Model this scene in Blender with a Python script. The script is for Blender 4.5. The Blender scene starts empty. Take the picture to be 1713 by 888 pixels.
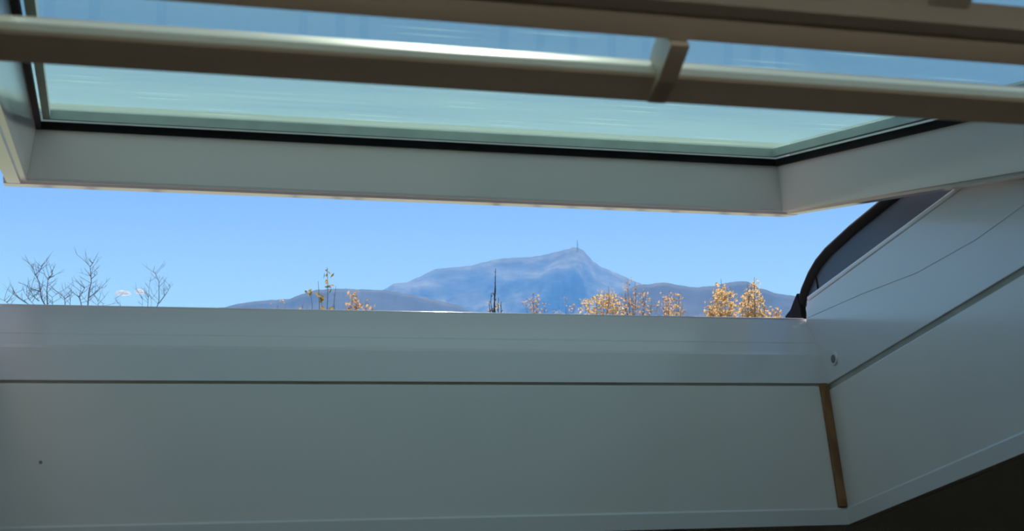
import bpy, bmesh, math, random
from mathutils import Vector, noise

# ------------------------------------------------------------------ camera
scene = bpy.context.scene
C = scene.collection
EYE = 1.55                                   # eye height above the floor
FPX, YAW, PITCH = 2454.0, math.radians(16.5), math.radians(5.35)
cam_data = bpy.data.cameras.new('camera')
cam_data.sensor_width = 36.0
cam_data.lens = FPX / 1713.0 * 36.0
cam_data.clip_start, cam_data.clip_end = 0.02, 40000.0
cam_data.dof.use_dof = True
cam_data.dof.focus_distance = 3.0
cam_data.dof.aperture_fstop = 30.0
cam = bpy.data.objects.new('camera', cam_data)
cam.location = (0, 0, EYE)
cam.rotation_euler = (math.pi / 2 + PITCH, 0, -YAW)
C.objects.link(cam)
scene.camera = cam

# ------------------------------------------------------------------ sky, sun, exposure
world = bpy.data.worlds.new('sky'); scene.world = world
world.use_nodes = True
nt = world.node_tree; nt.nodes.clear()
tc = nt.nodes.new('ShaderNodeTexCoord'); sx = nt.nodes.new('ShaderNodeSeparateXYZ')
rmp = nt.nodes.new('ShaderNodeValToRGB'); bg = nt.nodes.new('ShaderNodeBackground')
wo = nt.nodes.new('ShaderNodeOutputWorld')
nt.links.new(tc.outputs['Generated'], sx.inputs[0]); nt.links.new(sx.outputs['Z'], rmp.inputs[0])
nt.links.new(rmp.outputs[0], bg.inputs[0]); nt.links.new(bg.outputs[0], wo.inputs[0])
el = rmp.color_ramp.elements
el[0].position = 0.0; el[0].color = (0.29, 0.51, 0.85, 1)
el[1].position = 1.0; el[1].color = (0.10, 0.23, 0.52, 1)
for pos, col in ((0.09, (0.258, 0.48, 0.90, 1)), (0.16, (0.18, 0.375, 0.88, 1)), (0.35, (0.17, 0.37, 0.74, 1))):
    e = el.new(pos); e.color = col
bg.inputs[1].default_value = 1.0

SUN_AZ, SUN_EL = math.radians(19.5), math.radians(42)
sun_data = bpy.data.lights.new('sun_offscreen', 'SUN'); sun_data.energy = 8.0
sun_data.angle = math.radians(0.55); sun_data.color = (1.0, 0.96, 0.91)
sun = bpy.data.objects.new('sun_offscreen', sun_data)
sun.rotation_euler = Vector((math.sin(SUN_AZ) * math.cos(SUN_EL), math.cos(SUN_AZ) * math.cos(SUN_EL), math.sin(SUN_EL))).to_track_quat('Z', 'Y').to_euler()
sun.location = (5, 10, 12)
C.objects.link(sun)

vs = scene.view_settings
vs.view_transform = 'Standard'; vs.look = 'None'; vs.gamma = 1.0; vs.use_curve_mapping = False
vs.exposure = 0.0
scene.cycles.volume_bounces = 1
scene.cycles.transparent_max_bounces = 24

# ------------------------------------------------------------------ helpers
def pix_dir(px, py):
    """direction through a pixel of the 1713x888 frame"""
    f = Vector((math.sin(YAW) * math.cos(PITCH), math.cos(YAW) * math.cos(PITCH), math.sin(PITCH)))
    r = Vector((math.cos(YAW), -math.sin(YAW), 0)); u = r.cross(f)
    return f + r * ((px - 856.5) / FPX) - u * ((py - 444) / FPX)

def at(px, py, dist):
    """world point seen at a pixel, `dist` metres away horizontally"""
    d = pix_dir(px, py); k = dist / math.hypot(d.x, d.y)
    return Vector((d.x * k, d.y * k, d.z * k + EYE))

ROOF, SASH = 0.2721, 0.0473                   # roof pitch and sash tilt in radians
XR, XL = 0.6986, -0.0694                      # inner faces of the fixed frame
P0 = Vector((0, 1.282, 0.019 + EYE))          # foot of the frame where the lining starts
VV = Vector((0, math.cos(ROOF), -math.sin(ROOF))); NN = Vector((0, math.sin(ROOF), math.cos(ROOF)))
Q0 = Vector((0, 1.3225, 0.1922 + EYE))        # inner lip of the sash bottom rail
WW = Vector((0, math.cos(SASH), math.sin(SASH))); MM = Vector((0, -math.sin(SASH), math.cos(SASH)))
VTOP = -1.11
def FP(x, v, n): return Vector((x, 0, 0)) + P0 + VV * v + NN * n      # along / out of the roof
def SP(x, w, m): return Vector((x, 0, 0)) + Q0 + WW * w + MM * m      # along / out of the sash
def WP(x, y, z): return Vector((x, y, z))

def prop(o, label=None, cat=None, group=None, kind=None):
    if label: o['label'] = label
    if cat: o['category'] = cat
    if group: o['group'] = group
    if kind: o['kind'] = kind
    return o

def empty(name, loc, **k):
    o = bpy.data.objects.new(name, None); o.location = loc; o.empty_display_size = 0.05
    C.objects.link(o); return prop(o, **k)

def mesh_obj(name, verts, faces, m, parent=None, smooth=False, bevel=0.0, origin=None, segs=2, **k):
    org = Vector(origin) if origin is not None else (parent_world(parent) if parent else Vector((0, 0, 0)))
    me = bpy.data.meshes.new(name)
    me.from_pydata([tuple(Vector(v) - org) for v in verts], [], faces)
    bm = bmesh.new(); bm.from_mesh(me)
    bmesh.ops.recalc_face_normals(bm, faces=bm.faces)
    if bevel > 0:
        bmesh.ops.bevel(bm, geom=list(bm.edges), offset=bevel, segments=segs, affect='EDGES', profile=0.5, clamp_overlap=True)
    bm.to_mesh(me); bm.free()
    if smooth:
        for p in me.polygons: p.use_smooth = True
    me.materials.append(m)
    o = bpy.data.objects.new(name, me); C.objects.link(o)
    if parent:
        o.parent = parent
        o.location = org - parent_world(parent)
    else: o.location = org
    return prop(o, **k)

def parent_world(p):
    loc = Vector((0, 0, 0))
    while p is not None: loc += p.location; p = p.parent
    return loc

BOXF = [(0, 1, 3, 2), (4, 6, 7, 5), (0, 4, 5, 1), (2, 3, 7, 6), (0, 2, 6, 4), (1, 5, 7, 3)]
def box(name, M, x, a, b, m, parent=None, bevel=0.0, **k):
    vs_ = [M(xx, aa, bb) for xx in x for aa in a for bb in b]
    return mesh_obj(name, vs_, BOXF, m, parent, bevel=bevel, **k)

def prism(name, M, x, poly, m, parent=None, bevel=0.0, miter=None, **k):
    """polygon in (a, b) swept along x; miter(a, b) -> inset of both ends"""
    n = len(poly); V = []
    for i, xx in enumerate(x):
        for a, b in poly:
            d = miter(a, b) if miter else 0.0
            V.append(M(xx + (d if i == 0 else -d), a, b))
    F = [tuple(range(n)), tuple(range(2 * n - 1, n - 1, -1))] + [(i, (i + 1) % n, n + (i + 1) % n, n + i) for i in range(n)]
    return mesh_obj(name, V, F, m, parent, bevel=bevel, **k)

def sweep(name, M, a, polyx, m, parent=None, bevel=0.0, **k):
    """polygon in (x, b) swept along the second axis a"""
    n = len(polyx)
    V = [M(x, aa, b) for aa in a for x, b in polyx]
    F = [tuple(range(n)), tuple(range(2 * n - 1, n - 1, -1))] + [(i, (i + 1) % n, n + (i + 1) % n, n + i) for i in range(n)]
    return mesh_obj(name, V, F, m, parent, bevel=bevel, **k)

def plate(name, M, x, poly, m, parent=None, bevel=0.0, **k):
    return prism(name, M, x, poly, m, parent, bevel, **k)

def tube(V, F, pts, rad, sides=6):
    base = len(V); n = len(pts)
    for i, p in enumerate(pts):
        p = Vector(p)
        t = (Vector(pts[min(i + 1, n - 1)]) - Vector(pts[max(i - 1, 0)])).normalized()
        a = t.orthogonal().normalized(); b = t.cross(a)
        if i > 0:
            a = (pa - t * pa.dot(t)).normalized(); b = t.cross(a)
        pa = a
        r = rad[i] if isinstance(rad, (list, tuple)) else rad
        for s in range(sides):
            an = 2 * math.pi * s / sides
            V.append(p + (a * math.cos(an) + b * math.sin(an)) * r)
    for i in range(n - 1):
        for s in range(sides):
            F.append((base + i * sides + s, base + i * sides + (s + 1) % sides, base + (i + 1) * sides + (s + 1) % sides, base + (i + 1) * sides + s))
    F.append(tuple(base + s for s in range(sides))[::-1]); F.append(tuple(base + (n - 1) * sides + s for s in range(sides)))

# ------------------------------------------------------------------ materials
def mat(name, c1, c2=None, rough=0.5, scale=8.0, bump=0.0, spec=0.5, detail=4.0, stretch=None, metal=0.0, bscale=None, coat=0.0):
    m = bpy.data.materials.new(name); m.use_nodes = True
    t = m.node_tree; p = t.nodes['Principled BSDF']
    p.inputs['Roughness'].default_value = rough; p.inputs['Metallic'].default_value = metal
    p.inputs['Specular IOR Level'].default_value = spec; p.inputs['Coat Weight'].default_value = coat; p.inputs['Coat Roughness'].default_value = 0.12
    co = t.nodes.new('ShaderNodeTexCoord'); mp = t.nodes.new('ShaderNodeMapping')
    t.links.new(co.outputs['Object'], mp.inputs[0])
    if stretch: mp.inputs['Scale'].default_value = stretch
    nz = t.nodes.new('ShaderNodeTexNoise'); nz.inputs['Scale'].default_value = scale; nz.inputs['Detail'].default_value = detail
    t.links.new(mp.outputs[0], nz.inputs['Vector'])
    rp = t.nodes.new('ShaderNodeValToRGB'); rp.color_ramp.elements[0].position = 0.35; rp.color_ramp.elements[1].position = 0.65
    c2 = c2 or tuple(x * 0.94 for x in c1)
    rp.color_ramp.elements[0].color = (*c1, 1); rp.color_ramp.elements[1].color = (*c2, 1)
    t.links.new(nz.outputs[0], rp.inputs[0]); t.links.new(rp.outputs[0], p.inputs['Base Color'])
    if bump > 0:
        b = t.nodes.new('ShaderNodeBump'); b.inputs['Strength'].default_value = bump; b.inputs['Distance'].default_value = 0.01
        nb = t.nodes.new('ShaderNodeTexNoise'); nb.inputs['Scale'].default_value = bscale or scale * 4; nb.inputs['Detail'].default_value = 6
        t.links.new(mp.outputs[0], nb.inputs['Vector']); t.links.new(nb.outputs[0], b.inputs['Height']); t.links.new(b.outputs[0], p.inputs['Normal'])
    return m

M = {}
M['frame'] = mat('white_lacquer', (0.69, 0.645, 0.65), (0.66, 0.62, 0.625), rough=0.30, scale=3, coat=1.0)
M['lining'] = mat('white_painted_board', (0.77, 0.70, 0.66), (0.74, 0.675, 0.635), rough=0.36, scale=5, bump=0.02, bscale=90, coat=0.7)
M['bead'] = mat('white_trim_paint', (0.74, 0.69, 0.67), rough=0.3, scale=5)
M['joint'] = mat('grey_beige_sealant', (0.42, 0.39, 0.34), (0.34, 0.315, 0.27), rough=0.8, scale=30)
M['black'] = mat('black_rubber', (0.006, 0.006, 0.008), (0.010, 0.010, 0.012), rough=0.75, scale=40, spec=0.15)
M['clad'] = mat('dark_grey_aluminium', (0.055, 0.068, 0.09), (0.045, 0.055, 0.075), rough=0.38, metal=0.3, scale=10)
M['spacer'] = mat('spacer_metal', (0.48, 0.54, 0.52), (0.40, 0.46, 0.44), rough=0.5, metal=0.1, scale=40)
M['steel'] = mat('dull_steel', (0.22, 0.22, 0.2), rough=0.4, metal=0.8, scale=60)
M['batten'] = mat('bare_brown_wood', (0.36, 0.165, 0.06), (0.22, 0.095, 0.035), rough=0.7, scale=14, stretch=(9, 9, 1), bump=0.25, bscale=50)
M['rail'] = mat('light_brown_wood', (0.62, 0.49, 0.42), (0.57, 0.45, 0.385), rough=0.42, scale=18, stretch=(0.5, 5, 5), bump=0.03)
M['cream'] = mat('lattice_cream', (0.84, 0.83, 0.68), (0.80, 0.79, 0.65), rough=0.22, scale=12, coat=0.3)
M['ceil'] = mat('warm_white_ceiling', (0.68, 0.65, 0.61), (0.65, 0.62, 0.58), rough=0.8, scale=6)
M['wall'] = mat('warm_plaster', (0.76, 0.735, 0.70), (0.72, 0.695, 0.665), rough=0.85, scale=4, bump=0.05)
M['floor'] = mat('oak_floor', (0.60, 0.52, 0.44), (0.53, 0.455, 0.38), rough=0.45, scale=6, stretch=(1, 8, 1))
M['roof'] = mat('red_roof_tile', (0.27, 0.17, 0.13), (0.21, 0.135, 0.105), rough=0.85, scale=8, bump=0.2)
M['ground'] = mat('meadow', (0.12, 0.15, 0.05), (0.17, 0.15, 0.07), rough=0.95, scale=0.05)
M['bark'] = mat('grey_bark', (0.30, 0.27, 0.245), (0.22, 0.195, 0.175), rough=0.9, scale=8, stretch=(2, 2, .5))
M['bark_dark'] = mat('dark_bark', (0.085, 0.072, 0.062), (0.06, 0.052, 0.046), rough=0.9, scale=8)

def leaf_mat(name, c1, c2):
    m = bpy.data.materials.new(name); m.use_nodes = True
    t = m.node_tree; t.nodes.clear()
    out = t.nodes.new('ShaderNodeOutputMaterial'); mx = t.nodes.new('ShaderNodeMixShader'); mx.inputs[0].default_value = 0.5
    d = t.nodes.new('ShaderNodeBsdfDiffuse'); tr = t.nodes.new('ShaderNodeBsdfTranslucent')
    ge = t.nodes.new('ShaderNodeNewGeometry'); rp = t.nodes.new('ShaderNodeValToRGB')
    rp.color_ramp.elements[0].color = (*c1, 1); rp.color_ramp.elements[1].color = (*c2, 1)
    t.links.new(ge.outputs['Random Per Island'], rp.inputs[0])
    t.links.new(rp.outputs[0], d.inputs[0]); t.links.new(rp.outputs[0], tr.inputs[0])
    t.links.new(d.outputs[0], mx.inputs[1]); t.links.new(tr.outputs[0], mx.inputs[2]); t.links.new(mx.outputs[0], out.inputs[0])
    return m
M['leaf_gold'] = leaf_mat('golden_leaves', (0.62, 0.37, 0.15), (0.82, 0.58, 0.28))
M['leaf_orange'] = leaf_mat('orange_leaves', (0.54, 0.30, 0.14), (0.74, 0.48, 0.25))
M['leaf_rust'] = leaf_mat('rusty_leaves', (0.46, 0.30, 0.20), (0.64, 0.42, 0.25))
M['leaf_olive'] = leaf_mat('olive_yellow_leaves', (0.30, 0.24, 0.06), (0.62, 0.36, 0.08))

def glass_mat(name, tint, dust, streak_scale):
    m = bpy.data.materials.new(name); m.use_nodes = True
    t = m.node_tree; t.nodes.clear()
    out = t.nodes.new('ShaderNodeOutputMaterial')
    tr = t.nodes.new('ShaderNodeBsdfTransparent'); tr.inputs[0].default_value = (*tint, 1)
    gl = t.nodes.new('ShaderNodeBsdfGlossy'); gl.inputs['Roughness'].default_value = 0.02; gl.inputs[0].default_value = (.9, .95, .95, 1)
    lw = t.nodes.new('ShaderNodeLayerWeight'); lw.inputs[0].default_value = 0.5
    pw = t.nodes.new('ShaderNodeMath'); pw.operation = 'POWER'; pw.inputs[1].default_value = 5.0
    fr = t.nodes.new('ShaderNodeMath'); fr.operation = 'MULTIPLY_ADD'; fr.inputs[1].default_value = 0.03; fr.inputs[2].default_value = 0.01   # mirror reflection set well below that of plain glass
    t.links.new(lw.outputs['Facing'], pw.inputs[0]); t.links.new(pw.outputs[0], fr.inputs[0])
    m1 = t.nodes.new('ShaderNodeMixShader')
    t.links.new(fr.outputs[0], m1.inputs[0]); t.links.new(tr.outputs[0], m1.inputs[1]); t.links.new(gl.outputs[0], m1.inputs[2])
    if dust > 0:
        du = t.nodes.new('ShaderNodeBsdfTranslucent'); du.inputs[0].default_value = (0.62, 0.78, 0.64, 1)
        co = t.nodes.new('ShaderNodeTexCoord'); mp = t.nodes.new('ShaderNodeMapping'); mp.inputs['Scale'].default_value = (0.6, 5.0, 1)
        nz = t.nodes.new('ShaderNodeTexNoise'); nz.inputs['Scale'].default_value = streak_scale; nz.inputs['Detail'].default_value = 8; nz.inputs['Roughness'].default_value = 0.7
        mr = t.nodes.new('ShaderNodeMapRange'); mr.inputs[1].default_value = 0.3; mr.inputs[2].default_value = 0.75
        mr.inputs[3].default_value = dust * 0.6; mr.inputs[4].default_value = dust * 1.5
        vo = t.nodes.new('ShaderNodeTexVoronoi'); vo.voronoi_dimensions = '2D'; vo.inputs['Scale'].default_value = 5.0      # dried rain spots
        sp = t.nodes.new('ShaderNodeMapRange'); sp.inputs[1].default_value = 0.015; sp.inputs[2].default_value = 0.11
        sp.inputs[3].default_value = 0.16; sp.inputs[4].default_value = 0.0
        ad = t.nodes.new('ShaderNodeMath'); ad.operation = 'ADD'
        m2 = t.nodes.new('ShaderNodeMixShader')
        t.links.new(co.outputs['Object'], mp.inputs[0]); t.links.new(mp.outputs[0], nz.inputs['Vector']); t.links.new(nz.outputs[0], mr.inputs[0])
        t.links.new(mp.outputs[0], vo.inputs['Vector']); t.links.new(vo.outputs['Distance'], sp.inputs[0])
        sz = t.nodes.new('ShaderNodeSeparateXYZ'); t.links.new(co.outputs['Object'], sz.inputs[0])
        eg = t.nodes.new('ShaderNodeMapRange'); eg.inputs[1].default_value = 0.16; eg.inputs[2].default_value = 0.50     # dust mix raised towards the eaves end to tune the glass tint
        eg.inputs[3].default_value = 0.55; eg.inputs[4].default_value = 3.5
        t.links.new(sz.outputs['Y'], eg.inputs[0])
        mu = t.nodes.new('ShaderNodeMath'); mu.operation = 'MULTIPLY'
        t.links.new(mr.outputs[0], mu.inputs[0]); t.links.new(eg.outputs[0], mu.inputs[1])
        t.links.new(mu.outputs[0], ad.inputs[0]); t.links.new(sp.outputs[0], ad.inputs[1])
        t.links.new(ad.outputs[0], m2.inputs[0]); t.links.new(m1.outputs[0], m2.inputs[1]); t.links.new(du.outputs[0], m2.inputs[2])
        t.links.new(m2.outputs[0], out.inputs[0])
    else:
        t.links.new(m1.outputs[0], out.inputs[0])
    return m
M['pane_in'] = glass_mat('inner_pane_glass', (0.845, 0.885, 0.853), 0, 1)
M['pane_out'] = glass_mat('dusty_outer_pane_glass', (0.845, 0.885, 0.853), 0.07, 6)

# ------------------------------------------------------------------ the room
NC = -0.137                                   # ceiling face, below the lining joint
NR = 0.05                                     # outer roof face
BT = 0.012                                    # lining thickness
XWL, XWR, YB, YF = -1.9, 2.6, -2.6, 3.0
def ceil_z(y, n=NC): # height of the roof-parallel plane n at y
    return P0.z + n / math.cos(ROOF) - (y - P0.y) * math.tan(ROOF)
def vy(y, n): return (y - P0.y - NN.y * n) / VV.y
SO, SI = 0.068, 0.0                           # width of the fixed frame members
# roof build-up around the opening: inner ceiling boards and outer roof, each a ring of four slabs
def ring(name, n0, n1, m, x_in, v_in, ybk, yfr, xo, **k):
    V, F = [], []
    def slab(x0, x1, v0, v1):
        b = len(V)
        V.extend([FP(x, v, n) for x in (x0, x1) for v in (v0, v1) for n in (n0, n1)])
        F.extend([tuple(b + i for i in f) for f in BOXF])
    va, vb = vy(ybk, 0), vy(yfr, 0)
    slab(xo[0], x_in[0], va, vb); slab(x_in[1], xo[1], va, vb)
    slab(x_in[0], x_in[1], va, v_in[0]); slab(x_in[0], x_in[1], v_in[1], vb)
    return mesh_obj(name, V, F, m, **k)
ring('ceiling', NC, NC + 0.02, M['ceil'], (XL - BT, XR + BT), (VTOP - BT, BT), YB - .1, YF + .1, (XWL - .1, XWR + .1), kind='structure')
ring('roof', -0.02, NR, M['roof'], (XL - SO - .01, XR + SO + .01), (VTOP - SO - .01, SO + .012), YB - .4, YF + .6, (XWL - .3, XWR + .3), kind='structure',
     label='red tiled roof slope around the roof window')
box('floor', WP, (XWL, XWR), (YB, YF), (-0.1, 0.0), M['floor'], kind='structure')
def gable(name, x0, x1):
    prism(name, WP, (x0, x1), [(YB, 0), (YF, 0), (YF, ceil_z(YF)), (YB, ceil_z(YB))], M['wall'], kind='structure')
gable('wall_left', XWL - .1, XWL); gable('wall_right', XWR, XWR + .1)
prism('wall_front', WP, (XWL, XWR), [(YF, 0), (YF + .1, 0), (YF + .1, ceil_z(YF + .1)), (YF, ceil_z(YF))], M['wall'], kind='structure')
prism('wall_back', WP, (XWL, XWR), [(YB - .1, 0), (YB, 0), (YB, ceil_z(YB)), (YB - .1, ceil_z(YB - .1))], M['wall'], kind='structure')

# window reveal: lining boards between ceiling and frame, square to the roof
G0 = -0.0028                                  # shadow joint under the frame
t1 = empty('trim_1', FP(XR / 2, 0, NC), kind='structure')
box('lining_board', FP, (XL - BT, XR - 0.0085), (0, BT), (NC + .001, G0), M['lining'], t1, bevel=0.0008)
V, F = [], []
tube(V, F, [FP(XR - 0.7246, 0.0004, -0.0696), FP(XR - 0.7246, -0.0006, -0.0696)], [0.0016, 0.0013], 8)
mesh_obj('nail_head', V, F, M['steel'], t1)
box('sealant_joint', FP, (XL - .004, XR + .004), (0.0026, 0.006), (G0 - .003, 0.001), M['joint'], t1)
t2 = empty('trim_2', FP(XR, VTOP / 2, NC), kind='structure')
box('lining_board', FP, (XR, XR + BT), (VTOP - BT, BT), (NC + .001, -0.0072), M['lining'], t2, bevel=0.0008)
box('sealant_joint', FP, (XR + .0024, XR + .006), (VTOP, 0.004), (-0.0085, 0.001), M['joint'], t2)
t3 = empty('trim_3', FP(XL, VTOP / 2, NC), kind='structure')
box('lining_board', FP, (XL - BT, XL), (VTOP - BT, -0.0002), (NC + .001, -0.004), M['lining'], t3, bevel=0.0008)
t4 = empty('trim_4', FP(XR / 2, VTOP, NC), kind='structure')
box('lining_board', FP, (XL, XR), (VTOP - BT, VTOP), (NC + .001, -0.003), M['lining'], t4, bevel=0.0008)
# bead round the mouth of the reveal
BP = 0.0022; NB = -0.1215
t5 = empty('trim_5', FP(XR / 2, 0, NC), kind='structure')
def bead_poly(sgn, off):   # (a, n) profile, a grows away from the opening
    return [(off - sgn * BP, NC - .001), (off - sgn * BP, NB - .0022), (off, NB), (off + sgn * .004, NB), (off + sgn * .005, NC - .001)]
prism('bead', FP, (XL - BT, XR + .002), bead_poly(1, 0), M['bead'], t5)
prism('bead', FP, (XL - BT, XR + .002), bead_poly(-1, VTOP), M['bead'], t5)
sweep('bead', FP, (VTOP - BT, BP), bead_poly(1, XR), M['bead'], t5)
sweep('bead', FP, (VTOP - BT, BP), bead_poly(-1, XL), M['bead'], t5)

# bare wooden strip standing in the open corner of the reveal
V = []
for n, xa, xb in ((-0.1208, -0.0082, 0.0), (-0.0018, -0.0093, 0.0)):
    for v in (-0.0030, 0.0075): V += [FP(XR + xa, v, n), FP(XR + xb - 0.0002, v, n)]
bat = mesh_obj('corner_strip', V, [(0, 1, 3, 2), (4, 6, 7, 5), (0, 4, 5, 1), (2, 3, 7, 6), (0, 2, 6, 4), (1, 5, 7, 3)], M['batten'],
               bevel=0.0006, origin=FP(XR - .004, 0, -0.12),
               label='bare brown wooden strip in the open corner of the white reveal', cat='wood strip')

# ------------------------------------------------------------------ fixed roof-window frame
w1 = empty('window_1', FP((XL + XR) / 2, 0, 0), kind='structure')
prism('frame_sill', FP, (XL - .02, XR + .02), [(0, 0), (0.0050, 0.030), (0.0072, 0.0335), (0.0120, 0.0440), (0.0122, 0.0452), (0.0256, 0.0725), (0.0262, 0.0747), (0.031, 0.0752), (0.066, 0.060), (0.066, -0.02), (0.006, -0.02), (0.006, 0)],
      M['frame'], w1)
V, F = [], []
tube(V, F, [FP(XL, 0.0272, 0.0744), FP(XR, 0.0272, 0.0744)], 0.0013, 10)
mesh_obj('sill_nosing', V, F, M['frame'], w1, smooth=True)
box('frame_head', FP, (XL - .02, XR + .02), (VTOP - .066, VTOP), (-0.003, 0.075), M['frame'], w1, bevel=0.002)
GROOVE = [(0.020, 0.0735), (-0.087, 0.0606), (-0.135, 0.0535), (-0.182, 0.0465), (-0.273, 0.0415), (-0.341, 0.0436), (-0.45, 0.046)]
for sgn, xx in ((1, XR), (-1, XL)):
    X = lambda d: xx + sgn * d
    xs = lambda a, b: tuple(sorted((X(a), X(b))))
    # lower part of the side member, set back a hair behind the upper guide plate
    prism('frame_stile', FP, xs(0.0009, 0.066), [(VTOP - .066, -0.001), (0.066, -0.001), (0.066, 0.056), (0.024, 0.071), (0.0165, 0.0905), (VTOP - .066, 0.0905)], M['frame'], w1, bevel=0.0006)
    plate('guide_plate', FP, xs(0.0004, 0.006), [(v, n) for v, n in GROOVE] + [(-0.45, 0.0885), (0.012, 0.0885), (0.020, 0.084)], M['frame'], w1, bevel=0.0003)
    box('edge_strip', FP, xs(-0.0004, 0.0045), (-0.60, 0.0135), (0.0885, 0.0935), M['frame'], w1, bevel=0.0012)
    # outer cladding with its rounded nose and black seal
    prof = [(0.072, 0.094), (0.0735, 0.1085), (0.0605, 0.1205), (0.042, 0.131), (0.024, 0.1375), (0.002, 0.1415), (-0.048, 0.1445), (-0.109, 0.1455), (-0.45, 0.1462)]
    plate('side_cladding', FP, xs(0.026, 0.060), [(0.066, 0.07), (0.064, 0.094)] + [(v - .004, n - .003) for v, n in prof[1:]] + [(-0.45, 0.07)], M['clad'], w1)
    V, F = [], []
    tube(V, F, [FP(X(0.0265), v - .002, n - .003) for v, n in prof], [0.0052] + [0.0062] * 8, 10)
    mesh_obj('rubber_seal', V, F, M['black'], w1, smooth=True)
    box('cladding_seam', FP, xs(0.0250, 0.0262), (0.0335, 0.0345), (0.08, 0.131), M['black'], w1)
    plate('seal_foot', FP, xs(0.020, 0.040), [(0.1015, 0.082), (0.1015, 0.1035), (0.088, 0.1065), (0.078, 0.113), (0.069, 0.118), (0.066, 0.10), (0.066, 0.082)], M['black'], w1, bevel=0.001)
# screw in the side of the frame
V, F = [], []
sc = FP(XR, -0.020, 0.0186)
tube(V, F, [sc + Vector((.001, 0, 0)), sc + Vector((-.0007, 0, 0))], [0.0068, 0.006], 16)
ring_o = mesh_obj('screw_collar', V, F, M['frame'], w1, smooth=False)
V, F = [], []
tube(V, F, [sc + Vector((.001, 0, 0)), sc + Vector((-.0011, 0, 0))], [0.0044, 0.004], 14)
mesh_obj('screw_head', V, F, M['steel'], ring_o, label='small dark screw head in the frame side')

# ------------------------------------------------------------------ tilted sash
SXR, SXL, SL = 0.6746, -0.0454, -1.13
sash = empty('roof_window_sash', SP((SXL + SXR) / 2, SL / 2, 0), label='tilted white roof window sash with dusty double glazing', cat='window sash')
MG, IN = 0.0473, 0.008                       # glass height and taper of the inner faces
UN = 0.0195                                   # width of the underside flange
def rail_poly(sg, w0):   # (w, m) profile of a cross rail; sg=+1 outwards at the eaves end
    return [(w0, 0.0015), (w0 - sg * 0.0012, MG - .0030), (w0 - sg * IN * .4, MG), (w0 - sg * IN * .4, MG + .004), (w0 + sg * 0.012, MG + .004), (w0 + sg * 0.012, MG + .022), (w0 + sg * 0.040, MG + .022),
            (w0 + sg * 0.040, 0.012), (w0 + sg * 0.034, -0.0035), (w0 + sg * 0.0055, -0.0035), (w0 + sg * 0.0045, -0.0012), (w0 + sg * .0005, -0.0010)]
prism('bottom_rail', SP, (SXL - UN, SXR + UN), rail_poly(1, 0), M['frame'], sash)
prism('top_rail', SP, (SXL - UN, SXR + UN), rail_poly(-1, SL), M['frame'], sash)
for sg, x0 in ((1, SXR), (-1, SXL)):
    poly = [(x0, 0.0015), (x0 - sg * IN * .8, MG - .0030), (x0 - sg * IN, MG), (x0 - sg * IN, MG + .004), (x0 + sg * .008, MG + .004), (x0 + sg * .008, MG + .022), (x0 + sg * UN, MG + .022),
            (x0 + sg * UN, 0.004), (x0 + sg * (UN - .003), -0.0035), (x0 + sg * 0.0055, -0.0035), (x0 + sg * 0.0045, -0.0012), (x0 + sg * .0005, -0.0010)]
    sweep('stile', SP, (SL - .0003, 0.0003), poly, M['frame'], sash)
gx0, gx1, gw0, gw1 = SXL + IN, SXR - IN, SL + .004, -.004
def ring_part(name, inset, width, m0, m1, m, **k):
    V, F = [], []
    a0, a1, b0, b1 = gx0 + inset, gx1 - inset, gw0 + inset, gw1 - inset
    for (x0, x1, w0, w1_) in ((a0, a1, b1 - width, b1), (a0, a1, b0, b0 + width), (a0, a0 + width, b0 + width, b1 - width), (a1 - width, a1, b0 + width, b1 - width)):
        b = len(V); V.extend([SP(x, w, mm) for x in (x0, x1) for w in (w0, w1_) for mm in (m0, m1)]); F.extend([tuple(b + i for i in f) for f in BOXF])
    return mesh_obj(name, V, F, m, sash, **k)
ring_part('gasket', -0.002, 0.0045, MG - .0035, MG + .0030, M['black'], label='black rubber glazing gasket')
ring_part('spacer', 0.004, 0.006, MG + .0044, MG + .0122, M['spacer'], label='grey spacer bar between the panes')
box('glass_pane', SP, (gx0 - .006, gx1 + .006), (gw0 - .006, gw1 + .006), (MG + .0002, MG + .0040), M['pane_in'], sash)
box('glass_pane', SP, (gx0 - .012, gx1 + .012), (gw0 - .012, gw1 + .012), (MG + .0124, MG + .0164), M['pane_out'], sash)

# ------------------------------------------------------------------ brown lattice across the mouth of the reveal
TL = math.radians(40)
LG = Vector((0, math.cos(TL), -math.sin(TL))); LQ = Vector((0, math.sin(TL), math.cos(TL)))
LXA, LXB = XL + BP, XR - BP
lat = empty('wooden_lattice', (0.3, 0.5, 0.1106 + EYE), label='brown wooden lattice with cream edged rails across the window opening', cat='lattice')
def rail(org, ga, qb, cream, m, x=(LXA, LXB), bev=0.0012):
    """org = lower front edge (y, z over the eye); ga = face height, qb = depth"""
    o = Vector((0, org[0], org[1] + EYE))
    LP = lambda xx, a, b: Vector((xx, 0, 0)) + o - LG * a + LQ * b
    if not cream:
        box('rail', LP, x, (0, ga), (0, qb), m, lat, bevel=bev)
        return LP
    r = prism('rail', LP, x, [(0, 0.0012), (0.0010, 0.0), (ga - .0006, 0), (ga, 0.0006), (ga, 0.0052), (ga - .0014, qb + .0025), (0.0012, qb + .0025), (0, qb)], m, lat)
    # upper edge in a paler cream than the rail: an upright lower lip, then a splayed top that catches the sun
    prism('edge_strip', LP, x, [(ga - .0002, 0.0006), (ga + .0006, 0.0008), (ga + .0006, 0.0046), (ga + .0002, 0.0062), (ga - .0014, qb + .0020), (ga - .0030, qb + .0020), (ga - .0010, 0.0052)], M['cream'], r, label='cream upper edge')
    return LP
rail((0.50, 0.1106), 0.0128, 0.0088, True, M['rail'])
rail((0.478, 0.1290), 0.0128, 0.0088, True, M['rail'])
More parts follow.
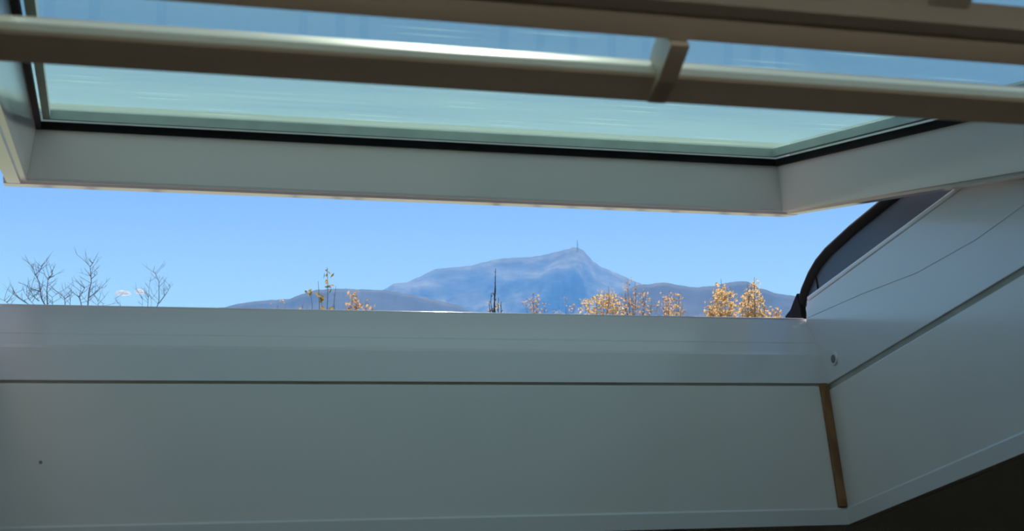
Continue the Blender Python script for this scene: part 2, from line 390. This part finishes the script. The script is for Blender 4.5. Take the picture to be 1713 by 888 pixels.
def post(org, xa, xb, a, b, m, mside):
    o = Vector((0, org[0], org[1] + EYE))
    LP = lambda xx, aa, bb: Vector((xx, 0, 0)) + o - LG * aa + LQ * bb
    p = prism('post', LP, (xa, xb), [(0.0004, 0.0), (0.0125, -0.0030), (a[1], -0.0030), (a[1], b[1]), (a[0], b[1]), (a[0], 0.001)], m, lat)
    prism('side_strip', LP, (xa - .0004, xa + .0001), [(0.0008, -0.0001), (0.0125, -0.0027), (a[1] - .0005, -0.0027), (a[1] - .0005, b[1] - .0005), (a[0] + .0012, b[1] - .0005), (a[0] + .0012, 0.0)], mside, p, label='pale side of the lattice post')  # side face in a paler cream than the post
for xa in (0.2005, 0.420, 0.640):
    post((0.50, 0.1106), xa, xa + 0.0068, (0.0125, 0.0290), (0.0004, 0.0110), M['rail'], M['cream'])
def wide_rail(y, k0, k1):
    """rounded rail nearer the room; k = height over distance of its two edges"""
    o = Vector((0, y, y * k0 + EYE))
    a = (y * k1 - y * k0) / (LG.y * -1 * 0 + math.sin(TL) + math.cos(TL) * k1)
    LP = lambda xx, aa, bb: Vector((xx, 0, 0)) + o - LG * aa + LQ * bb
    pr = [(0, 0.004), (0.0008, 0.0012), (0.003, 0.0), (a * .55, -0.0010), (a - .003, 0.0012), (a, 0.003), (a - .002, 0.0055), (0, 0.0075)]
    r = prism('rail', LP, (LXA, LXB), pr, M['rail'], lat)
    return LP, a
LP3, a3 = wide_rail(0.425, 0.2855, 0.3160)
for xa in (0.066, 0.2665, 0.471):
    box('post', LP3, (xa, xa + 0.016), (a3 - .0025, a3 + .018), (0.0016, 0.0055), M['rail'], lat, bevel=0.0012)
o4 = LP3(0, a3 + .0175, 0)
rail((o4.y, o4.z - EYE), 0.0128, 0.008, False, M['rail'])
for xe in (LXA, LXB - .008):                  # end cleats that carry the rails on the reveal
    o = Vector((0, 0.50, 0.1106 + EYE)); LP = lambda xx, aa, bb: Vector((xx, 0, 0)) + o - LG * aa + LQ * bb
    box('end_cleat', LP, (xe, xe + .008), (-0.004, 0.115), (0.0030, 0.0075), M['rail'], lat, bevel=0.001)

# ------------------------------------------------------------------ outdoors
GZ = -6.0
def terrain_quad():
    V, F = [], []
    n = 24
    for i in range(n + 1):
        for j in range(n + 1):
            x = -9000 + 20000 * i / n; y = 5.5 + 10500 * (j / n) ** 2
            V.append((x, y, GZ + 0.02 * noise.noise(Vector((x * .01, y * .01, 0)))))
    for i in range(n):
        for j in range(n):
            a = i * (n + 1) + j; F.append((a, a + n + 1, a + n + 2, a + 1))
    mesh_obj('ground', V, F, M['ground'], kind='structure', smooth=True)
terrain_quad()

def rock_mat(name, c1, c2, c3):
    m = bpy.data.materials.new(name); m.use_nodes = True
    t = m.node_tree; p = t.nodes['Principled BSDF']; p.inputs['Roughness'].default_value = 0.95; p.inputs['Specular IOR Level'].default_value = 0.1
    co = t.nodes.new('ShaderNodeTexCoord')
    mp = t.nodes.new('ShaderNodeMapping'); mp.inputs['Scale'].default_value = (1, 1, 2.2)
    nz = t.nodes.new('ShaderNodeTexNoise'); nz.inputs['Scale'].default_value = 0.009; nz.inputs['Detail'].default_value = 8; nz.inputs['Roughness'].default_value = 0.62
    rp = t.nodes.new('ShaderNodeValToRGB')
    rp.color_ramp.elements[0].position = 0.36; rp.color_ramp.elements[1].position = 0.66
    rp.color_ramp.elements[0].color = (*c1, 1); rp.color_ramp.elements[1].color = (*c3, 1)
    e = rp.color_ramp.elements.new(0.5); e.color = (*c2, 1)
    t.links.new(co.outputs['Object'], mp.inputs[0]); t.links.new(mp.outputs[0], nz.inputs['Vector']); t.links.new(nz.outputs[0], rp.inputs[0]); t.links.new(rp.outputs[0], p.inputs['Base Color'])
    return m
M['rock'] = rock_mat('rocky_heath', (0.008, 0.016, 0.009), (0.045, 0.05, 0.033), (0.15, 0.14, 0.105))
M['wood'] = rock_mat('wooded_slope', (0.012, 0.02, 0.013), (0.024, 0.03, 0.02), (0.06, 0.06, 0.042))

def ridge(name, sky, dist, front, back, m, seed, rough, **k):
    """a ridge whose crest follows the skyline points, with real depth before and behind"""
    pts = []
    for px, py in sky:
        d = pix_dir(px, py); pts.append((math.atan2(d.x, d.y), d.z / math.hypot(d.x, d.y)))
    V, F = [], []
    a0, a1 = pts[0][0], pts[-1][0]
    na = max(60, int((a1 - a0) / math.radians(0.055))); nr = 50
    def crest(a):
        for (aa, ea), (ab, eb) in zip(pts, pts[1:]):
            if a <= ab:
                u = (a - aa) / (ab - aa); u = u * u * (3 - 2 * u) * .35 + u * .65
                return ea + (eb - ea) * u
        return pts[-1][1]
    for i in range(na + 1):
        a = a0 + (a1 - a0) * i / na
        D = dist * (1 + 0.06 * noise.noise(Vector((a * 9, seed, 0))))
        e = crest(a) + 0.00045 * noise.noise(Vector((a * 260, seed, 3)))
        H = max(2.0, e * D + EYE - GZ)
        for j in range(nr + 1):
            s = j / nr
            if s <= 0.7:
                u = s / 0.7; r = D - front * (1 - u)
                h = H * (0.18 * u + 0.82 * u ** 1.55)
                q = Vector((math.sin(a) * r, math.cos(a) * r, 0)) * 0.0026
                rg = noise.fractal(q + Vector((seed, 0, 0)), 1.0, 2.1, 6)
                h += H * rough * rg * 4 * u * (1 - u) * (1.0 if rg < 0 else 0.8)
                h = min(h, (e * r + EYE - GZ) - (1 - u) * 4)
            else:
                u = (s - 0.7) / 0.3; r = D + back * u
                h = H * max(0.0, 1 - u) ** 1.3
            V.append((math.sin(a) * r, math.cos(a) * r, GZ - 1.0 + max(h, 0)))
    for i in range(na):
        for j in range(nr):
            q = i * (nr + 1) + j; F.append((q, q + nr + 1, q + nr + 2, q + 1))
    c = (a0 + a1) / 2
    return mesh_obj(name, V, F, m, smooth=True, origin=(math.sin(c) * dist, math.cos(c) * dist, GZ), **k)
MD = 6500.0
ridge('mountain', [(330, 668), (420, 575), (520, 532), (600, 505), (640, 485), (660, 473), (680, 472), (700, 463), (730, 449), (760, 447), (790, 443), (830, 433), (850, 431), (880, 430), (905, 427), (930, 421),
                   (950, 416), (958, 413), (965, 413), (975, 418), (985, 428), (993, 438), (1010, 448), (1040, 460), (1065, 472), (1100, 486), (1200, 515), (1330, 575), (1420, 668)],
      MD, 1750, 2400, M['rock'], 3.3, 0.32, label='broad bare mountain with a steep pointed summit', cat='mountain')
ridge('hill', [(60, 668), (180, 560), (290, 527), (340, 519), (375, 513), (400, 507), (430, 503), (455, 501), (485, 499), (505, 491), (530, 484), (560, 482), (600, 483), (640, 484), (690, 492), (760, 508), (840, 545), (900, 668)],
      3800, 950, 600, M['wood'], 9.1, 0.12, label='low blue foothill falling away from the big mountain, its long crest flat', cat='hill', group=None)
ridge('hill', [(915, 668), (960, 545), (1000, 510), (1040, 488), (1070, 475), (1085, 475), (1110, 471), (1140, 477), (1165, 480), (1190, 478), (1230, 470), (1250, 470), (1270, 481), (1300, 490), (1340, 496), (1420, 504), (1560, 512), (1750, 530), (1900, 570), (2050, 668)],
      3700, 950, 600, M['wood'], 17.7, 0.12, label='wooded blue ridge with two low humps behind the golden trees', cat='hill')
# mast on the summit
d = pix_dir(966, 413.5)
crest_d = MD * (1 + 0.06 * noise.noise(Vector((math.atan2(d.x, d.y) * 9, 3.3, 0))))     # where the crest really runs
top = at(966, 413.5, crest_d)
V, F = [], []
tube(V, F, [top + Vector((0, 0, -7)), top + Vector((0, 0, 9)), top + Vector((0, 0, 34))], [2.2, 2.0, 0.9], 6)
mast = mesh_obj('antenna_mast', V, F, M['steel'], origin=top, label='thin antenna mast on the mountain summit', cat='mast')
for zz, ln in ((10, 5), (20, 3.2)):
    V, F = [], []
    tube(V, F, [top + Vector((-ln, 0, zz)), top + Vector((ln, 0, zz))], 0.7, 5)
    mesh_obj('cross_arm', V, F, M['steel'], mast)

# small clouds low over the trees
mc = bpy.data.materials.new('cloud_white'); mc.use_nodes = True
tt = mc.node_tree; tt.nodes.clear()
oo = tt.nodes.new('ShaderNodeOutputMaterial'); m_ = tt.nodes.new('ShaderNodeMixShader'); dd = tt.nodes.new('ShaderNodeBsdfDiffuse'); tl = tt.nodes.new('ShaderNodeBsdfTranslucent')
dd.inputs[0].default_value = (.95, .95, .95, 1); tl.inputs[0].default_value = (.95, .95, .95, 1); m_.inputs[0].default_value = 0.65
tt.links.new(dd.outputs[0], m_.inputs[1]); tt.links.new(tl.outputs[0], m_.inputs[2]); tt.links.new(m_.outputs[0], oo.inputs[0])
def cloud(px, py, wpx, hpx, seed, label):
    R = 2600.0; c = at(px, py, R); k = R / FPX
    bm = bmesh.new(); rnd = random.Random(seed)
    bmesh.ops.create_icosphere(bm, subdivisions=4, radius=1.0)
    for v in bm.verts:
        n = v.co.normalized(); f = 1 + 0.35 * noise.noise(n * 2.2 + Vector((seed, 0, 0))) + 0.15 * noise.noise(n * 5 + Vector((0, seed, 0)))
        z = n.z * f; z = z if z > 0 else z * 0.55
        v.co = Vector((n.x * f * wpx * k * .5, n.y * f * wpx * k * .4, z * hpx * k * .5))
    me = bpy.data.meshes.new('cloud'); bm.to_mesh(me); bm.free(); me.materials.append(mc)
    for p in me.polygons: p.use_smooth = True
    o = bpy.data.objects.new('cloud', me); o.location = c; C.objects.link(o)
    prop(o, label=label, cat='cloud')
cloud(205, 491.5, 25, 10, 2, 'small flat white cloud in clear sky, the longer of two')
cloud(234, 489, 16, 10, 5, 'short white cloud touching the thin bare tree')

# trees whose tops show over the sill
def leaf_pts(V, F, c, s, rnd):
    d = Vector((rnd.gauss(0, 1), rnd.gauss(0, 1), rnd.gauss(0, 1))).normalized()
    t = d.orthogonal().normalized(); b = d.cross(t); an = rnd.random() * 6.28
    t, b = t * math.cos(an) + b * math.sin(an), b * math.cos(an) - t * math.sin(an)
    k = len(V)
    V.extend([c - t * s, c - b * s * .55 - t * .1 * s, c + t * s, c + b * s * .55 - t * .1 * s, c + d * s * .22])
    F.extend([(k, k + 1, k + 4), (k + 1, k + 2, k + 4), (k + 2, k + 3, k + 4), (k + 3, k, k + 4)])

def tree(name, dist, bx, tips, label, cat='tree', leafm=None, nleaf=0, spread=0.12, leaf=0.05, barkm='bark', seed=0, thick=0.016, twig=10, fork=0.9, twigl=0.5, group=None, gap=0.0):
    """tips: pixels of the leader tips; bx: pixel column of the trunk; builds trunk to the ground"""
    rnd = random.Random(seed)
    k = dist / FPX
    base = at(bx, 520, dist); base.z = GZ
    P = []
    for t in tips:
        p = at(t[0], t[1], dist + rnd.uniform(-.5, .5)); P.append((p, t[2] if len(t) > 2 else 1.0))
    zmax = max(p.z for p, _ in P); lowest = at(bx, 525, dist).z
    root = empty(name, base, label=label, cat=cat, group=group)
    crown = Vector((base.x, base.y, lowest - fork * 1.6))
    hgt = crown.z - GZ
    V, F = [], []
    tp = [Vector((base.x + .06 * math.sin(i * 1.3 + seed) * (i % 4 > 0), base.y, GZ + hgt * i / 4)) for i in range(5)]
    tube(V, F, tp, [0.10 + thick * 2, 0.085 + thick * 1.6, 0.07 + thick, 0.055 + thick, 0.045 + thick], 8)
    mesh_obj('trunk', V, F, M[barkm], root, smooth=True)
    V, F = [], []; LV, LF = [], []
    for (p, dens) in P:
        mid = Vector((crown.x + (p.x - crown.x) * rnd.uniform(.55, .8), crown.y + (p.y - crown.y) * .6, crown.z + (p.z - crown.z) * rnd.uniform(.4, .55)))
        st = crown + Vector((0, 0, -rnd.uniform(0, .8)))
        pts = []
        for i in range(9):
            u = i / 8
            q = st.lerp(mid, u).lerp(mid.lerp(p, u), u)
            q += Vector((rnd.uniform(-1, 1), rnd.uniform(-1, 1), 0)) * 0.022 * (1 if 0 < i < 8 else 0)
            pts.append(q)
        tube(V, F, pts, [thick * (1.7 - 1.35 * i / 8) for i in range(9)], 6)
        for j in range(twig):
            u = 0.35 + 0.62 * (j + rnd.random()) / twig
            i = min(int(u * 8), 7); q = pts[i].lerp(pts[i + 1], u * 8 - i)
            ang = rnd.random() * 6.28; ln = twigl * (1.15 - u) * rnd.uniform(.5, 1.2)
            dr = Vector((math.cos(ang) * .75, math.sin(ang) * .5, rnd.uniform(.5, 1.0))).normalized()
            e1 = q + dr * ln * .55; e2 = e1 + (dr + Vector((0, 0, .35)) + Vector((rnd.uniform(-.4, .4), rnd.uniform(-.3, .3), 0))).normalized() * ln * .5
            tube(V, F, [q, e1, e2], [thick * .6, thick * .45, thick * .22], 5)
            for _ in range(2):
                e3 = e1 + Vector((rnd.uniform(-.5, .5), rnd.uniform(-.4, .4), rnd.uniform(.3, .8))).normalized() * ln * rnd.uniform(.25, .5)
                tube(V, F, [e1, e3], [thick * .38, thick * .18], 4)
            if leafm:
                for _ in range(int(nleaf * dens / twig)):
                    if rnd.random() < gap: continue
                    c = q.lerp(e2, rnd.random() ** .7) + Vector((rnd.gauss(0, spread), rnd.gauss(0, spread), rnd.gauss(0, spread)))
                    leaf_pts(LV, LF, c, leaf * rnd.uniform(.7, 1.25), rnd)
    mesh_obj('branches', V, F, M[barkm], root, smooth=True)
    if leafm and LV: mesh_obj('foliage', LV, LF, M[leafm], root, kind='stuff')
    return root

GB = 'bare trees beyond the sill'; GY = 'autumn trees beyond the sill'
def bare_tree(dist, bx, lines, label, seed, r0=.016):
    """branch lines are given in a 5.038x enlargement of the picture whose top edge is y=420"""
    rnd = random.Random(seed)
    base = at(bx, 520, dist); base.z = GZ
    root = empty('bare_tree', base, label=label, cat='tree', group=GB)
    fork = Vector((base.x, base.y, at(bx, 560, dist).z))
    V, F = [], []
    tube(V, F, [Vector((base.x + .05 * math.sin(i * 1.7), base.y, GZ + (fork.z - GZ) * i / 5)) for i in range(5)] + [fork], [.13, .11, .095, .08, .07, .055], 8)
    mesh_obj('trunk', V, F, M['bark'], root, smooth=True)
    V, F = [], []
    for pts, w in lines:
        dep = rnd.uniform(-.7, .7)
        P = [at(x / 5.038, 420 + y / 5.038, dist + dep) for x, y in pts]
        if pts[0][1] > 450: P = [fork.lerp(P[0], .15), fork.lerp(P[0], .62) + Vector((0, 0, -.1))] + P
        n = len(P)
        tube(V, F, P, [r0 * w * (1.05 - .8 * i / (n - 1)) for i in range(n)], 6)
        for i in range(1 if n == len(pts) else 3, n):
            for _ in range(3):
                q = P[i - 1].lerp(P[i], rnd.random()); ln = rnd.uniform(.10, .34)
                a = rnd.random() * 6.28; dr = Vector((math.cos(a) * .8, math.sin(a) * .6, rnd.uniform(.2, 1.0))).normalized()
                e = q + dr * ln * .6; e2 = e + (dr + Vector((rnd.uniform(-.5, .5), 0, .5))).normalized() * ln * .5
                tube(V, F, [q, e, e2], [r0 * .30, r0 * .22, r0 * .1], 4)
                tube(V, F, [e, e + (dr + Vector((rnd.uniform(-1, 1), 0, .1))).normalized() * ln * .4], [r0 * .2, r0 * .1], 4)
    mesh_obj('branches', V, F, M['bark'], root, smooth=True)
bare_tree(24, 72, [([(385, 465), (350, 400), (330, 260), (300, 200), (265, 110)], 1), ([(300, 200), (345, 150), (352, 115)], .5), ([(400, 460), (395, 330), (405, 240), (370, 190)], .9),
    ([(405, 240), (445, 190), (425, 168)], .6), ([(340, 340), (270, 320), (215, 285)], .6), ([(330, 420), (290, 390), (220, 340)], .5), ([(260, 465), (200, 415), (150, 390), (115, 330)], .6),
    ([(90, 462), (50, 425), (0, 400)], .5), ([(445, 465), (440, 390), (490, 350)], .5), ([(300, 465), (240, 400), (225, 370)], .5)], 'leafless tree with several forked leaders and low spreading twigs', 1)
bare_tree(26, 146, [([(740, 475), (748, 350), (770, 260), (760, 130), (712, 80)], 1), ([(760, 130), (790, 92)], .5), ([(768, 235), (822, 190)], .5), ([(768, 220), (740, 170)], .4), ([(745, 395), (820, 340), (870, 290)], .6),
    ([(690, 470), (670, 390), (715, 310), (680, 250)], .8), ([(670, 390), (600, 340)], .5), ([(550, 465), (545, 400), (520, 370)], .8), ([(545, 400), (605, 368)], .5), ([(590, 465), (595, 380)], .6),
    ([(830, 475), (825, 415)], .5), ([(850, 475), (885, 432)], .45)], 'leafless tree with one tall forked tip above low twiggy shoots', 2)
bare_tree(30, 256, [([(1320, 480), (1340, 420), (1340, 260), (1310, 190), (1290, 165)], .8), ([(1340, 440), (1400, 360), (1440, 295)], .6), ([(1390, 370), (1370, 310)], .4), ([(1245, 470), (1255, 330), (1265, 240)], .6),
    ([(1255, 385), (1215, 340)], .4), ([(1200, 475), (1200, 380)], .5), ([(1275, 470), (1275, 380)], .5), ([(1020, 475), (970, 390)], .5)], 'thin leafless tree with a narrow V of twigs beside the clouds', 3, r0=.015)
tree('autumn_tree', 27, 556, [(547, 447, .9), (532, 470, .5), (537, 488, 1.5), (519, 486, .6), (562, 478, .0), (558, 505, .5)], 'sparse tree with a tall curved stem and a few olive and orange leaves', leafm='leaf_olive', nleaf=42, spread=.045, leaf=0.052, seed=4, thick=.010, twig=5, twigl=.16, group=GY, barkm='bark')
tree('autumn_tree', 28, 592, [(590, 490, 1), (596, 494, 1), (584, 500, .8), (612, 497, .8)], 'small orange leaved tree in front of the low foothill crest', leafm='leaf_orange', nleaf=104, spread=.06, leaf=0.044, seed=5, thick=.008, twig=5, twigl=.25, group=GY)
tree('autumn_tree', 30, 490, [(463, 504, .6), (477, 506, .6), (508, 502, .8), (515, 510, .5)], 'wispy low treetop with scattered pale orange leaves', leafm='leaf_orange', nleaf=48, spread=.07, leaf=0.0280, seed=6, thick=.006, twig=4, twigl=.25, group=GY)
tree('autumn_tree', 33, 828, [(829, 449, 0), (828, 462, 0), (822, 490, .5), (834, 497, .7), (818, 505, .8), (838, 505, .5)], 'dark slender spire of a tree with few leaves at its foot', leafm='leaf_gold', nleaf=54, spread=.06, leaf=0.0320, seed=7, thick=.017, twig=10, twigl=.22, group=GY, barkm='bark_dark')
tree('autumn_tree', 28, 895, [(893, 489, 1), (899, 492, 1), (887, 500, .9), (910, 503, .6), (880, 508, .5)], 'small rusty treetop standing alone apart from the golden trees', leafm='leaf_rust', nleaf=91, spread=.06, leaf=0.0304, seed=8, thick=.007, twig=6, twigl=.28, group=GY)
tree('autumn_tree', 29, 950, [(947, 498, .7), (935, 510, 1), (962, 508, 1), (925, 514, .8), (972, 514, .8)], 'lowest thin orange treetop with bare twigs poking out', leafm='leaf_orange', nleaf=54, spread=.07, leaf=0.0288, seed=9, thick=.006, twig=5, twigl=.28, group=GY)
tree('autumn_tree', 25, 1010, [(1018, 478, 1.3), (1010, 486, 1.3), (1028, 490, 1), (998, 495, 1.1), (985, 500, 1), (1034, 500, .9), (978, 508, .8)], 'golden treetop with a rounded peak and leaning lower shoots', leafm='leaf_gold', nleaf=189, spread=.06, leaf=0.0320, seed=10, thick=.008, twig=7, twigl=.3, group=GY)
tree('autumn_tree', 29, 1064, [(1050, 466, .6), (1062, 470, .5), (1075, 478, .5), (1046, 490, 1.1), (1060, 495, 1.2), (1080, 492, .9), (1090, 505, .8)], 'twiggy treetop of rust leaves thinning to bare brown tips', leafm='leaf_rust', nleaf=152, spread=.07, leaf=0.0304, seed=11, thick=.008, twig=9, twigl=.36, group=GY)
tree('autumn_tree', 26, 1124, [(1118, 492, 1.2), (1113, 500, 1.2), (1138, 487, .6), (1132, 496, .8), (1142, 508, 1), (1110, 512, .9)], 'short orange treetop split in a leafy and a twiggy half', leafm='leaf_orange', nleaf=146, spread=.055, leaf=0.0304, seed=12, thick=.008, twig=7, twigl=.3, group=GY)
tree('autumn_tree', 23, 1208, [(1206, 467, 1.3), (1214, 472, 1.3), (1222, 478, 1.1), (1200, 492, 1.1), (1191, 502, 1.2), (1186, 512, 1.1), (1224, 500, 1), (1205, 505, 1.1)], 'bright golden treetop with a tapering tip and wide foot', leafm='leaf_gold', nleaf=213, spread=.05, leaf=0.0304, seed=13, thick=.009, twig=7, twigl=.24, group=GY)
tree('autumn_tree', 23.5, 1256, [(1262, 463, .6), (1250, 472, 1.2), (1258, 476, 1.2), (1244, 488, 1.1), (1272, 488, 1.1), (1240, 505, 1.1), (1280, 505, 1), (1262, 500, 1.2)], 'tallest golden treetop with a thin leafy shoot on top', leafm='leaf_gold', nleaf=213, spread=.055, leaf=0.0304, seed=14, thick=.009, twig=7, twigl=.26, group=GY)
tree('autumn_tree', 25, 1295, [(1297, 511, 1.2), (1290, 517, 1.1), (1303, 519, 1)], 'little orange treetop next to the black rubber seal', leafm='leaf_orange', nleaf=152, spread=.05, leaf=0.0288, seed=15, thick=.006, twig=5, twigl=.2, group=GY)

# ------------------------------------------------------------------ haze in the valley air
def haze():
    m = bpy.data.materials.new('valley_haze'); m.use_nodes = True
    t = m.node_tree; t.nodes.clear()
    o = t.nodes.new('ShaderNodeOutputMaterial'); s = t.nodes.new('ShaderNodeVolumeScatter')
    s.inputs['Color'].default_value = (0.13, 0.39, 1.0, 1); s.inputs['Density'].default_value = 1.4e-4; s.inputs['Anisotropy'].default_value = 0.1
    t.links.new(s.outputs[0], o.inputs['Volume'])
    V = [(x, y, z) for x in (-8000, 10000) for y in (400, 9800) for z in (GZ + .5, 560)]
    h = mesh_obj('haze', V, BOXF, m, kind='stuff', label='thin blue haze filling the valley before the mountain', cat='haze')
haze()
